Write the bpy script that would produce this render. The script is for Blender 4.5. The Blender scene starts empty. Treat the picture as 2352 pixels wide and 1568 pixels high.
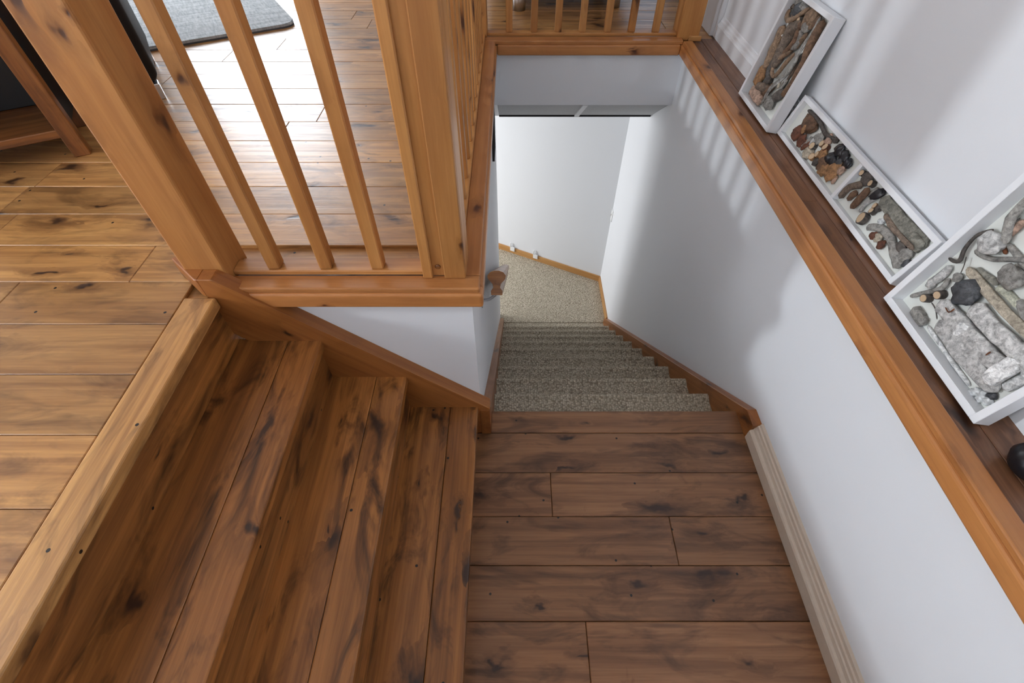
import bpy, bmesh, math, random
from mathutils import Vector, Matrix, noise
random.seed(7)
sc = bpy.context.scene
C = sc.collection

# ------------------------------------------------------------------ camera, light, exposure
F = 1103.0                                   # focal length in pixels of the 2352 x 1568 frame
PITCH = math.radians(49.534)
CAM = Vector((0, 0, .95))
cd = bpy.data.cameras.new('camera'); cam = bpy.data.objects.new('camera', cd); C.objects.link(cam)
cd.sensor_width = 36; cd.lens = 36 * F / 2352; cd.clip_start = .02; cd.clip_end = 60
cam.location = CAM; cam.rotation_euler = (math.pi / 2 - PITCH, 0, 0)
sc.camera = cam
sc.view_settings.view_transform = 'Standard'; sc.view_settings.look = 'None'
sc.view_settings.gamma = 1; sc.view_settings.use_curve_mapping = False
sc.view_settings.exposure = 0.6
W = bpy.data.worlds.new('world'); sc.world = W; W.use_nodes = True
W.node_tree.nodes['Background'].inputs[0].default_value = (.62, .78, 1, 1)
W.node_tree.nodes['Background'].inputs[1].default_value = .6

def area(name, loc, direction, sx, sy, power, col):
    l = bpy.data.lights.new(name, 'AREA'); l.shape = 'RECTANGLE'; l.size = sx; l.size_y = sy
    l.energy = power; l.color = col
    o = bpy.data.objects.new(name, l); C.objects.link(o); o.location = loc
    o.rotation_euler = Vector(direction).to_track_quat('-Z', 'Z').to_euler()
    return o
DAY = (.86, .93, 1)
# daylight entering at the window openings of the two storeys; the third one is fill
area('daylight_window_1', (-5.04, .06, 1.42), (1, 0, 0), .26, 1.84, 450, DAY)
area('daylight_window_2', (-2.95, 6.04, 1.35), (0, -1, 0), 1.5, 1.9, 78, DAY)
area('daylight_fill_3', (-5.04, -1.7, 1.4), (1, 0, 0), .9, 1.5, 85, DAY)  # unseen, added as broad fill for the right wall to soften the post shadow
area('daylight_window_4', (-.9, -2.54, 1.45), (0, 1, 0), 1.5, 1.5, 5, DAY)
area('daylight_window_5', (-2.98, 4.3, -1.55), (1, 0, 0), 1.6, 1.3, 52, (.95, .97, 1))

# ------------------------------------------------------------------ helpers
def pixdir(u, v):
    r = Vector((1, 0, 0)); up = Vector((0, math.sin(PITCH), math.cos(PITCH))); f = Vector((0, math.cos(PITCH), -math.sin(PITCH)))
    return r * ((u - 1176) / F) + up * ((784 - v) / F) + f

def new(name, me, mat=None, parent=None):
    o = bpy.data.objects.new(name, me); C.objects.link(o)
    if mat is not None and me is not None: me.materials.append(mat)
    if parent is not None: o.parent = parent
    return o
def bm_mesh(bm, name, smooth=False):
    me = bpy.data.meshes.new(name)
    bmesh.ops.recalc_face_normals(bm, faces=bm.faces)
    bm.to_mesh(me); bm.free()
    if smooth:
        for p in me.polygons: p.use_smooth = True
    return me
def empty(name, loc=(0, 0, 0), rz=0):
    o = bpy.data.objects.new(name, None); C.objects.link(o); o.location = loc; o.rotation_euler = (0, 0, rz)
    o.empty_display_size = .05
    return o
def tag(o, label, cat, group=None):
    o['label'] = label; o['category'] = cat
    if group: o['group'] = group
    return o
def struct(o):
    o['kind'] = 'structure'; return o
def add_box(bm, x0, x1, y0, y1, z0, z1, bev=0, seg=1):
    r = bmesh.ops.create_cube(bm, size=1)
    vs = r['verts']
    for v in vs:
        v.co = Vector(((x0 + x1) / 2 + v.co.x * (x1 - x0), (y0 + y1) / 2 + v.co.y * (y1 - y0), (z0 + z1) / 2 + v.co.z * (z1 - z0)))
    if bev:
        es = list({e for v in vs for e in v.link_edges})
        bmesh.ops.bevel(bm, geom=es, offset=bev, segments=seg, affect='EDGES', profile=.5)
def boxes(name, lst, mat, parent=None, bev=0, seg=1):
    bm = bmesh.new()
    for b in lst: add_box(bm, *b, bev=bev, seg=seg)
    return new(name, bm_mesh(bm, name), mat, parent)

GR = {'x': Matrix.Identity(3), 'y': Matrix(((0, -1, 0), (1, 0, 0), (0, 0, 1))), 'z': Matrix(((0, 0, 1), (0, 1, 0), (-1, 0, 0)))}
def timber(name, x0, x1, y0, y1, z0, z1, grain, mat, parent=None, bev=.002, seg=1, root=(0, 0, 0), taper=None):
    """a board whose local X runs along its grain, so that the wood figure follows it"""
    c = Vector(((x0 + x1) / 2, (y0 + y1) / 2, (z0 + z1) / 2)); d = Vector((x1 - x0, y1 - y0, z1 - z0))
    R = GR[grain]; ld = R.inverted() @ d; ld = Vector([abs(a) for a in ld])
    bm = bmesh.new(); add_box(bm, -ld.x / 2, ld.x / 2, -ld.y / 2, ld.y / 2, -ld.z / 2, ld.z / 2, bev=bev, seg=seg)
    o = new(name, bm_mesh(bm, name), mat, parent)
    o.matrix_local = Matrix.Translation(c - Vector(root)) @ R.to_4x4()
    return o
def prism(name, pts, axis, a0, a1, mat, parent=None, bev=0, grain=0.0, seg=1):
    """extrude a polygon; axis 'y': pts are (x,z), axis 'x': pts are (y,z), axis 'z': pts are (x,y). grain = angle of the grain in the polygon plane"""
    cx = sum(p[0] for p in pts) / len(pts); cy = sum(p[1] for p in pts) / len(pts)
    ca, sa = math.cos(grain), math.sin(grain)
    bm = bmesh.new(); h = (a1 - a0) / 2
    ring = []
    for s in (-h, h):
        ring.append([bm.verts.new((ca * (p[0] - cx) + sa * (p[1] - cy), -sa * (p[0] - cx) + ca * (p[1] - cy), s)) for p in pts])
    n = len(pts)
    bm.faces.new(ring[0][::-1]); bm.faces.new(ring[1])
    for i in range(n): bm.faces.new((ring[0][i], ring[0][(i + 1) % n], ring[1][(i + 1) % n], ring[1][i]))
    if bev: bmesh.ops.bevel(bm, geom=list(bm.edges), offset=bev, segments=seg, affect='EDGES', profile=.5)
    o = new(name, bm_mesh(bm, name), mat, parent)
    ex = {'y': Vector((1, 0, 0)), 'x': Vector((0, 1, 0)), 'z': Vector((1, 0, 0))}[axis]
    ey = {'y': Vector((0, 0, 1)), 'x': Vector((0, 0, 1)), 'z': Vector((0, 1, 0))}[axis]
    ez = ex.cross(ey)
    lx = ex * ca + ey * sa; ly = ey * ca - ex * sa
    m = (a0 + a1) / 2
    org = {'y': Vector((cx, m, cy)), 'x': Vector((m, cx, cy)), 'z': Vector((cx, cy, m))}[axis]
    M = Matrix((lx, ly, ez)).transposed().to_4x4(); M.translation = org
    o.matrix_local = M
    return o
def tube(name, pts, rad, mat, parent=None, sides=8, flat=1.0, wob=.12, normal=Vector((0, 0, 1)), sub=3, seed=0, closed_round=True, square=1.0):
    """a knobbly stick through pts; flat < 1 squashes it along `normal`"""
    P = [Vector(p) for p in pts]; rad = rad if isinstance(rad, (list, tuple)) else [rad] * len(P)
    Q, RR = [], []
    for i in range(len(P) - 1):
        p0 = P[max(i - 1, 0)]; p1 = P[i]; p2 = P[i + 1]; p3 = P[min(i + 2, len(P) - 1)]
        for k in range(sub):
            t = k / sub
            Q.append(.5 * ((2 * p1) + (p2 - p0) * t + (2 * p0 - 5 * p1 + 4 * p2 - p3) * t * t + (3 * p1 - p0 - 3 * p2 + p3) * t ** 3))
            RR.append(rad[i] * (1 - t) + rad[i + 1] * t)
    Q.append(P[-1]); RR.append(rad[-1])
    bm = bmesh.new(); rings = []
    for i, q in enumerate(Q):
        t = (Q[min(i + 1, len(Q) - 1)] - Q[max(i - 1, 0)]).normalized()
        n = (normal - t * normal.dot(t)).normalized(); b = t.cross(n)
        e = 1.0
        if closed_round:
            if i == 0 or i == len(Q) - 1: e = .55
        ring = []
        for k in range(sides):
            a = 2 * math.pi * k / sides
            ca_, sa_ = math.cos(a + math.pi / sides), math.sin(a + math.pi / sides)
            ca_ = math.copysign(abs(ca_) ** square, ca_); sa_ = math.copysign(abs(sa_) ** square, sa_)
            d = b * ca_ + n * sa_ * flat
            w = 1 + wob * 2 * noise.noise(q * 28 + d * 1.5 + Vector((seed * 3.7, seed, 0)))
            ring.append(bm.verts.new(q + d * RR[i] * e * w))
        rings.append(ring)
    for i in range(len(rings) - 1):
        for k in range(sides): bm.faces.new((rings[i][k], rings[i][(k + 1) % sides], rings[i + 1][(k + 1) % sides], rings[i + 1][k]))
    for ring, i, s in ((rings[0], 0, -1), (rings[-1], -1, 1)):
        t = (Q[1] - Q[0]).normalized() if i == 0 else (Q[-1] - Q[-2]).normalized()
        c = bm.verts.new(Q[i] + t * s * RR[i] * (.35 if closed_round else 0))
        for k in range(sides): bm.faces.new((ring[k], ring[(k + 1) % sides], c))
    return new(name, bm_mesh(bm, name, True), mat, parent)
def pebble(name, c, r, mat, parent, normal_scale=.6, stretch=1.0, ang=0, seed=0, rough=.25, sub=3):
    bm = bmesh.new(); bmesh.ops.create_icosphere(bm, subdivisions=sub, radius=1)
    ca, sa = math.cos(ang), math.sin(ang)
    for v in bm.verts:
        k = 1 + rough * noise.noise(v.co * 1.6 + Vector((seed * 2.3, seed * 1.1, 5))) * 1.6
        x, y, z = v.co * k
        x *= r * stretch; y *= r; z *= r * normal_scale
        v.co = Vector((ca * x - sa * y, sa * x + ca * y, z))
    o = new(name, bm_mesh(bm, name, True), mat, parent); o.location = c
    return o
def lathe(name, prof, mat, parent=None, n=20, loc=(0, 0, 0), smooth=True):
    bm = bmesh.new(); R = []
    for r, z in prof: R.append([bm.verts.new((r * math.cos(2 * math.pi * k / n), r * math.sin(2 * math.pi * k / n), z)) for k in range(n)])
    for i in range(len(R) - 1):
        for k in range(n): bm.faces.new((R[i][k], R[i][(k + 1) % n], R[i + 1][(k + 1) % n], R[i + 1][k]))
    bm.faces.new(R[0][::-1]); bm.faces.new(R[-1])
    o = new(name, bm_mesh(bm, name, smooth), mat, parent); o.location = loc
    return o

# ------------------------------------------------------------------ materials
def nt(name):
    m = bpy.data.materials.new(name); m.use_nodes = True
    t = m.node_tree; return m, t, t.nodes['Principled BSDF'], t.nodes, t.links
def math_(N, L, op, a, b=None, clamp=False):
    n = N.new('ShaderNodeMath'); n.operation = op; n.use_clamp = clamp
    for i, s in enumerate((a, b)):
        if s is None: continue
        if isinstance(s, (int, float)): n.inputs[i].default_value = s
        else: L.new(s, n.inputs[i])
    return n.outputs[0]
def ramp(N, L, fac, stops):
    n = N.new('ShaderNodeValToRGB'); e = n.color_ramp.elements
    while len(e) < len(stops): e.new(.5)
    for i, (p, c) in enumerate(stops):
        e[i].position = p; e[i].color = (c, c, c, 1) if isinstance(c, (int, float)) else (*c, 1)
    L.new(fac, n.inputs[0]); return n.outputs[0]
def mix(N, L, fac, a, b, mode='MIX'):
    n = N.new('ShaderNodeMix'); n.data_type = 'RGBA'; n.blend_type = mode; n.clamp_factor = True
    for s, i in ((fac, 0), (a, 6), (b, 7)):
        if isinstance(s, (int, float)): n.inputs[i].default_value = s
        elif isinstance(s, tuple): n.inputs[i].default_value = (*s, 1)
        else: L.new(s, n.inputs[i])
    return n.outputs[2]
def scaled(N, L, vec, s):
    n = N.new('ShaderNodeVectorMath'); n.operation = 'MULTIPLY'; L.new(vec, n.inputs[0]); n.inputs[1].default_value = s
    return n.outputs[0]
def noise_tex(N, L, vec, scale=1, detail=4, rough=.55, dist=0):
    n = N.new('ShaderNodeTexNoise'); L.new(vec, n.inputs['Vector']); n.inputs['Scale'].default_value = scale
    n.inputs['Detail'].default_value = detail; n.inputs['Roughness'].default_value = rough; n.inputs['Distortion'].default_value = dist
    return n.outputs[0]

def wood(name, light, mid, dark, knot=(.03, .012, .006), rough=.34, blotch=.5, knots=.5, grain=1.0, figure=1.0, var=.16, coat=.0, knotscale=1.0, spec=.5, grainfreq=1.0, holes=0):
    m, t, B, N, L = nt(name)
    tc = N.new('ShaderNodeTexCoord'); oi = N.new('ShaderNodeObjectInfo')
    off = N.new('ShaderNodeCombineXYZ')
    for i, k in enumerate((31.7, 17.3, 53.1)): L.new(math_(N, L, 'MULTIPLY', oi.outputs['Random'], k), off.inputs[i])
    add = N.new('ShaderNodeVectorMath'); L.new(tc.outputs['Object'], add.inputs[0]); L.new(off.outputs[0], add.inputs[1])
    co = add.outputs[0]
    # knots: sparse voronoi cells, stretched along the grain and warped
    wn = N.new('ShaderNodeTexNoise'); L.new(scaled(N, L, co, (5, 9, 9)), wn.inputs['Vector']); wn.inputs['Scale'].default_value = 1.6; wn.inputs['Detail'].default_value = 3
    wv = N.new('ShaderNodeVectorMath'); wv.operation = 'MULTIPLY_ADD'; L.new(wn.outputs['Color'], wv.inputs[0]); wv.inputs[1].default_value = (.7, .9, .9)
    ks = 1.0 / knotscale
    L.new(scaled(N, L, co, (3.4 * ks, 7.5 * ks, 7.5 * ks)), wv.inputs[2])
    sx = N.new('ShaderNodeSeparateXYZ'); L.new(wv.outputs[0], sx.inputs[0])
    cx = N.new('ShaderNodeCombineXYZ'); L.new(sx.outputs[0], cx.inputs[0]); L.new(math_(N, L, 'ADD', sx.outputs[1], sx.outputs[2]), cx.inputs[1])
    vo = N.new('ShaderNodeTexVoronoi'); vo.voronoi_dimensions = '2D'; L.new(cx.outputs[0], vo.inputs['Vector']); vo.inputs['Scale'].default_value = 1
    sep = N.new('ShaderNodeSeparateColor'); L.new(vo.outputs['Color'], sep.inputs[0])
    has = math_(N, L, 'LESS_THAN', sep.outputs[0], knots)
    kd = math_(N, L, 'DIVIDE', vo.outputs['Distance'], math_(N, L, 'ADD', math_(N, L, 'MULTIPLY', sep.outputs[1], 1.1), .28))
    core = math_(N, L, 'MULTIPLY', ramp(N, L, kd, [(0, .95), (.05, .85), (.11, .25), (.16, 0)]), has)
    halo = math_(N, L, 'MULTIPLY', ramp(N, L, kd, [(.05, 1), (.2, .45), (.5, 0)]), has)
    # grain bends around the knots
    bend = N.new('ShaderNodeVectorMath'); bend.operation = 'MULTIPLY_ADD'
    cb = N.new('ShaderNodeCombineXYZ'); L.new(halo, cb.inputs[1]); L.new(halo, cb.inputs[2])
    L.new(cb.outputs[0], bend.inputs[0]); bend.inputs[1].default_value = (0, .03, .03); L.new(co, bend.inputs[2])
    g1 = noise_tex(N, L, scaled(N, L, bend.outputs[0], (1.5, 34 * grainfreq, 34 * grainfreq)), 1, 6, .62, .25)
    g2 = noise_tex(N, L, scaled(N, L, bend.outputs[0], (5, 170, 170)), 1, 3, .6)
    fig = noise_tex(N, L, scaled(N, L, bend.outputs[0], (1.1, 7, 7)), 1, 4, .55, .6)
    col = mix(N, L, ramp(N, L, fig, [(.32, 0), (.68, 1)]), mid, light)
    col = mix(N, L, math_(N, L, 'MULTIPLY', ramp(N, L, g1, [(.38, 1), (.58, 0)]), .55 * grain), col, dark)
    col = mix(N, L, math_(N, L, 'MULTIPLY', ramp(N, L, g2, [(.35, 1), (.6, 0)]), .22 * grain), col, dark)
    bl = noise_tex(N, L, scaled(N, L, co, (3.6, 10.5, 10.5)), 1, 4, .62, 1.2)
    col = mix(N, L, math_(N, L, 'MULTIPLY', ramp(N, L, bl, [(.5, 0), (.70, 1)]), blotch), col, tuple(c * .36 for c in dark))
    col = mix(N, L, math_(N, L, 'MULTIPLY', halo, .75), col, tuple(c * .6 for c in dark))
    col = mix(N, L, core, col, knot)
    if holes:                                                    # old nail holes
        nv = N.new('ShaderNodeTexVoronoi'); nv.voronoi_dimensions = '2D'
        sp = N.new('ShaderNodeSeparateXYZ'); L.new(co, sp.inputs[0]); cp_ = N.new('ShaderNodeCombineXYZ'); L.new(sp.outputs[0], cp_.inputs[0]); L.new(math_(N, L, 'ADD', sp.outputs[1], sp.outputs[2]), cp_.inputs[1])
        L.new(cp_.outputs[0], nv.inputs['Vector']); nv.inputs['Scale'].default_value = 11
        s2 = N.new('ShaderNodeSeparateColor'); L.new(nv.outputs['Color'], s2.inputs[0])
        hole = math_(N, L, 'MULTIPLY', math_(N, L, 'LESS_THAN', s2.outputs[0], holes), math_(N, L, 'LESS_THAN', nv.outputs['Distance'], .045))
        col = mix(N, L, hole, col, (.008, .005, .004))
    hs = N.new('ShaderNodeHueSaturation'); L.new(col, hs.inputs['Color'])
    L.new(math_(N, L, 'MULTIPLY_ADD', oi.outputs['Random'], 2 * var), hs.inputs['Value'])
    hs.inputs['Value'].links[0].from_node.inputs[2].default_value = 1 - var
    L.new(hs.outputs[0], B.inputs['Base Color'])
    L.new(ramp(N, L, g1, [(.3, rough + .1), (.7, rough - .05)]), B.inputs['Roughness'])
    B.inputs['Specular IOR Level'].default_value = spec
    if coat: B.inputs['Coat Weight'].default_value = coat; B.inputs['Coat Roughness'].default_value = .2
    bp = N.new('ShaderNodeBump'); bp.inputs['Strength'].default_value = .16; bp.inputs['Distance'].default_value = .004
    L.new(math_(N, L, 'SUBTRACT', math_(N, L, 'ADD', g1, math_(N, L, 'MULTIPLY', fig, 2)), core), bp.inputs['Height']); L.new(bp.outputs[0], B.inputs['Normal'])
    return m
def plain(name, col, rough=.5, metal=0, bump=0, bscale=200, var=0, spec=.5):
    m, t, B, N, L = nt(name)
    B.inputs['Base Color'].default_value = (*col, 1); B.inputs['Roughness'].default_value = rough; B.inputs['Metallic'].default_value = metal
    B.inputs['Specular IOR Level'].default_value = spec
    tc = N.new('ShaderNodeTexCoord')
    n = noise_tex(N, L, tc.outputs['Object'], bscale, 3)
    if var:
        L.new(mix(N, L, ramp(N, L, n, [(.3, 0), (.7, 1)]), tuple(c * (1 - var) for c in col), tuple(min(1, c * (1 + var)) for c in col)), B.inputs['Base Color'])
    if bump:
        bp = N.new('ShaderNodeBump'); bp.inputs['Strength'].default_value = bump; bp.inputs['Distance'].default_value = .002
        L.new(n, bp.inputs['Height']); L.new(bp.outputs[0], B.inputs['Normal'])
    return m
def carpet_mat():
    m, t, B, N, L = nt('berber_carpet')
    tc = N.new('ShaderNodeTexCoord'); co = tc.outputs['Object']
    wn = N.new('ShaderNodeTexNoise'); L.new(co, wn.inputs['Vector']); wn.inputs['Scale'].default_value = 60; wn.inputs['Detail'].default_value = 2
    wv = N.new('ShaderNodeVectorMath'); wv.operation = 'MULTIPLY_ADD'; L.new(wn.outputs['Color'], wv.inputs[0]); wv.inputs[1].default_value = (.005, .005, .005); L.new(co, wv.inputs[2])
    vo = N.new('ShaderNodeTexVoronoi'); L.new(wv.outputs[0], vo.inputs['Vector']); vo.inputs['Scale'].default_value = 100; vo.inputs['Randomness'].default_value = .75
    sep = N.new('ShaderNodeSeparateColor'); L.new(vo.outputs['Color'], sep.inputs[0])
    col = mix(N, L, sep.outputs[0], (.50, .44, .335), (.80, .715, .57))
    col = mix(N, L, ramp(N, L, vo.outputs['Distance'], [(.25, 0), (.75, .85)]), col, (.20, .155, .11))
    bn = noise_tex(N, L, co, 9, 3)
    col = mix(N, L, math_(N, L, 'MULTIPLY', ramp(N, L, bn, [(.35, 0), (.7, 1)]), .3), col, (.45, .40, .30))
    L.new(col, B.inputs['Base Color']); B.inputs['Roughness'].default_value = .95; B.inputs['Specular IOR Level'].default_value = .1
    bp = N.new('ShaderNodeBump'); bp.inputs['Strength'].default_value = .9; bp.inputs['Distance'].default_value = .006; bp.invert = True
    L.new(vo.outputs['Distance'], bp.inputs['Height']); L.new(bp.outputs[0], B.inputs['Normal'])
    return m
M = {}
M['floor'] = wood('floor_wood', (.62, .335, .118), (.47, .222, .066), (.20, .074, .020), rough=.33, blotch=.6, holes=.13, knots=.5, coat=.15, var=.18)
M['land'] = wood('landing_wood_shaded', (.36, .172, .076), (.26, .117, .050), (.10, .039, .016), rough=.33, blotch=.72, holes=.13, knots=.6, coat=.12, var=.16)  # same wood as the floor, the landing's shade put into its darker colour
M['tread'] = wood('tread_wood_shaded', (.50, .20, .050), (.32, .118, .028), (.10, .032, .008), rough=.32, blotch=.95, holes=.13, knots=.6, coat=.12, var=.15)  # floor wood again, darkened to carry the shade on the steps
M['ledge'] = wood('ledge_wood', (.31, .145, .070), (.23, .10, .048), (.10, .038, .018), rough=.34, blotch=.5, knots=.5, var=.1)
M['pine'] = wood('pine_post_wood', (.58, .285, .095), (.45, .19, .05), (.28, .095, .021), knot=(.05, .015, .007), rough=.36, blotch=.12, knots=.32, grain=.85, knotscale=.7, var=.10, grainfreq=.8)
M['trim'] = wood('pine_trim_wood', (.58, .255, .085), (.46, .18, .052), (.28, .09, .024), knot=(.07, .018, .008), rough=.33, blotch=.14, knots=.22, grain=.7, knotscale=.6, var=.08)
M['skirt'] = wood('stair_skirt_wood', (.40, .150, .038), (.31, .105, .024), (.16, .048, .012), rough=.33, blotch=.25, knots=.2, grain=.7, knotscale=.7, var=.07)
M['oak'] = wood('oak_baseboard_wood', (.60, .33, .12), (.50, .25, .08), (.33, .14, .04), rough=.4, blotch=.05, knots=.0, grain=.9, var=.05)
M['cab'] = wood('table_wood', (.36, .14, .035), (.25, .085, .02), (.06, .02, .008), rough=.35, blotch=.4, knots=.2, var=.08)
M['wall'] = plain('painted_wall', (.80, .815, .84), .62, bump=.05, bscale=160)
M['ceil'] = plain('ceiling_paint', (.84, .85, .86), .8)
M['tile'] = plain('ceiling_tile_board', (.60, .61, .62), .9, bump=.35, bscale=90, var=.05)
M['white'] = plain('white_satin_paint', (.84, .85, .87), .38)
M['cream'] = plain('cream_painted_wood', (.62, .52, .42), .4, bump=.04, bscale=60, var=.03)
M['plastic'] = plain('white_plastic', (.85, .85, .84), .35)
M['black'] = plain('black_leather', (.010, .0085, .008), .55, bump=.2, bscale=260, spec=.22)
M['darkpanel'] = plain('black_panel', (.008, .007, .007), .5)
M['metal'] = plain('brushed_metal', (.62, .63, .65), .3, metal=1)
M['rug'] = None
M['carpet'] = carpet_mat()
M['iron'] = plain('black_iron', (.008, .008, .010), .32, bump=.3, bscale=60)
def rug_mat():
    m, t, B, N, L = nt('woven_grey_rug'); tc = N.new('ShaderNodeTexCoord'); co = tc.outputs['Object']
    a = noise_tex(N, L, scaled(N, L, co, (90, 14, 30)), 1, 5, .65); b = noise_tex(N, L, scaled(N, L, co, (6, 60, 30)), 1, 4, .6)
    col = mix(N, L, ramp(N, L, math_(N, L, 'MULTIPLY', math_(N, L, 'ADD', a, b), .5), [(.36, 0), (.62, 1)]), (.26, .28, .29), (.56, .58, .585))
    L.new(col, B.inputs['Base Color']); B.inputs['Roughness'].default_value = .9
    bp = N.new('ShaderNodeBump'); bp.inputs['Strength'].default_value = .5; bp.inputs['Distance'].default_value = .004; L.new(a, bp.inputs['Height']); L.new(bp.outputs[0], B.inputs['Normal'])
    return m
M['rug'] = rug_mat()
M['rugedge'] = plain('dark_rug_binding', (.09, .095, .10), .9, bump=.3)

# ------------------------------------------------------------------ structure
ZL = -.76                   # landing
ZB = -2.66                  # lower storey floor
XW = .968                   # stairwell right wall
XWL = -.12                  # stairwell left wall
YN = 1.02                   # wall under the near balustrade
YF = 2.98                   # far face of the stairwell
XR = 1.165                  # upper right wall
NOSE = [-.835, -.595, -.361, -.127]

floor = struct(boxes('floor', [(-5.05, -.87, -2.55, 1.04, -.28, -.013), (-5.05, -.135, 1.04, 6.05, -.28, -.013), (-.135, 1.3, 2.99, 6.05, -.28, -.013),
               (.985, 1.3, -2.55, 2.99, -.28, -.013), (-.87, .985, -2.55, -.55, -.28, -.013)], M['floor']))
def planks(y_of, rows, x0f, x1f, joints, z1, mat, parent, lens=(1.1, 2.2)):
    for n in rows:
        ya, yb = y_of(n), y_of(n + 1)
        x0, x1 = x0f(ya, yb), x1f(ya, yb)
        cuts = list(joints.get(n, []))
        if not cuts:
            x = x1 - random.uniform(.3, lens[1])
            while x > x0 + .35: cuts.append(x); x -= random.uniform(*lens)
        else:
            x = min(cuts) - random.uniform(*lens)
            while x > x0 + .35: cuts.append(x); x -= random.uniform(*lens)
        e = [x1] + sorted([c for c in cuts if x0 + .05 < c < x1 - .05], reverse=True) + [x0]
        for a, b in zip(e[1:], e[:-1]):
            timber('plank', a + .0007, b - .0007, ya + .0008, yb - .0008, z1 - .013, z1 + random.uniform(-.0005, .0005), 'x', mat, parent, bev=.0017)
yrow = lambda n: .3696 + .1673 * n
XB = -.925                  # joint between the floor boards and the top nosing board
planks(yrow, range(-6, 4), lambda a, b: -5.0, lambda a, b: XB, {3: [-1.43], 2: [-2.1], 1: [-1.9], 0: [-2.4]}, 0, M['floor'], floor)
planks(yrow, range(4, 16), lambda a, b: -5.0, lambda a, b: XB if a < 1.05 else -.2, {4: [-1.115], 5: [-1.66], 7: [-.588], 14: [-1.5], 15: [-1.27], 9: [-.95], 11: [-2.2]}, 0, M['floor'], floor)
planks(yrow, range(16, 27), lambda a, b: -5.0, lambda a, b: 1.13, {16: [-2.2, .55], 17: [-.85, .9]}, 0, M['floor'], floor)
# ledge boards on the right of the stairwell, running along the wall
for x0, x1, cuts in ((.985, 1.058, (-.6, .2, 1.45, 3.05)), (1.0595, 1.142, (-.6, .75, 2.35, 3.05))):
    for a, b in zip(cuts[:-1], cuts[1:]):
        timber('plank', x0, x1, a + .0008, b - .0008, -.013, 0, 'y', M['ledge'], floor, bev=.0015)
timber('nosing_board', XB + .0012, NOSE[0], -.55, YN - .048, -.036, .001, 'y', M['floor'], floor, bev=.0045, seg=2)
boxes('edge_filler', [(XB + .05, -.87, -.55, 1.0, -.19, -.036)], M['tread'], floor)

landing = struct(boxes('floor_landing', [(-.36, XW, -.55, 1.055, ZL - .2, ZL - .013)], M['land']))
ly = [-.55, -.354, -.189, -.022, .1445, .309, .4735, .638, .805, .975]
lj = {3: [.11], 4: [.215], 5: [], 6: [.62], 7: [.125], 8: []}
LJ = {3: [.255], 4: [.23], 5: [], 6: [.56], 7: [.145]}
for n in range(len(ly) - 1):
    e = [-.165] + sorted(LJ.get(n, [])) + [.94]
    for a, b in zip(e[:-1], e[1:]):
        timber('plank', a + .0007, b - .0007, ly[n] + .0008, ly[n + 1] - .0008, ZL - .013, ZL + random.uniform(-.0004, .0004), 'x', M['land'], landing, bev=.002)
timber('nosing_board', -.085, .935, .9758, 1.078, ZL - .036, ZL + .001, 'x', M['land'], landing, bev=.004, seg=2)
floor_lower = struct(boxes('floor_lower', [(-3.05, 1.2, 1.0, 6.1, ZB - .1, ZB)], M['carpet']))

def wallbox(name, *b): return struct(boxes(name, [b], M['wall']))
struct(boxes('wall_right', [(XW, 1.3, -.56, 5.0, ZB, -.28), (XW, .984, -.56, 2.99, -.28, -.02)], M['wall']))
wallbox('wall_right_upper', XR, 1.3, -2.55, 3.16, 0, 2.45)
wallbox('wall_well_left', -.24, XWL, YN, 3.45, ZB, -.02)
struct(boxes('wall_well_near', [(-.97, -.24, YN, YN + .1, ZB, -.02)], M['wall']))
wallbox('wall_well_far', XWL, XW, YF, YF + .1, -.335, -.02)
wallbox('wall_landing_back', -.98, XW, -.66, -.56, -1.0, -.02)
# windows are openings in the outer walls
def wall_open(name, axis, at, thick, a0, a1, z0, z1, holes):
    """wall in the plane axis=at with rectangular openings (h0,h1,hz0,hz1)"""
    L_ = []; cur = a0
    for h0, h1, q0, q1 in sorted(holes):
        L_ += [(cur, h0, z0, z1), (h0, h1, z0, q0), (h0, h1, q1, z1)]; cur = h1
    L_.append((cur, a1, z0, z1))
    bs = [((at, at + thick, p, q, r, s) if axis == 'x' else (p, q, at, at + thick, r, s)) for p, q, r, s in L_]
    return struct(boxes(name, bs, M['wall']))
wall_open('wall_left', 'x', -5.12, .1, -2.55, 6.05, 0, 2.45, [(-.1, .22, .48, 2.36), (-2.1, -1.3, .65, 2.15)])
wall_open('wall_far', 'y', 6.0, .1, -5.05, 1.3, 0, 2.45, [(-3.7, -2.2, .4, 2.3)])
wall_open('wall_back', 'y', -2.6, .1, -5.05, 1.3, 0, 2.45, [(-1.65, -.15, .7, 2.2)])
struct(boxes('ceiling', [(-5.12, 1.3, -2.6, 6.1, 2.45, 2.5)], M['ceil']))
def window_frame(i, axis, at, a0, a1, z0, z1):
    w = .05; L_ = [(a0, a1, z0, z0 + w), (a0, a1, z1 - w, z1), (a0, a0 + w, z0 + w, z1 - w), (a1 - w, a1, z0 + w, z1 - w)]
    struct(boxes('window_%d' % i, [((at, at + .06, p, q, r, s) if axis == 'x' else (p, q, at, at + .06, r, s)) for p, q, r, s in L_], M['white']))
window_frame(1, 'x', -5.03, -.14, .26, .44, 2.4); window_frame(2, 'y', 5.97, -3.7, -2.2, .4, 2.3)
window_frame(3, 'x', -5.03, -2.1, -1.3, .65, 2.15); window_frame(4, 'y', -2.52, -1.65, -.15, .7, 2.2)  # the third frame is unseen and holds the fill light
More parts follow.
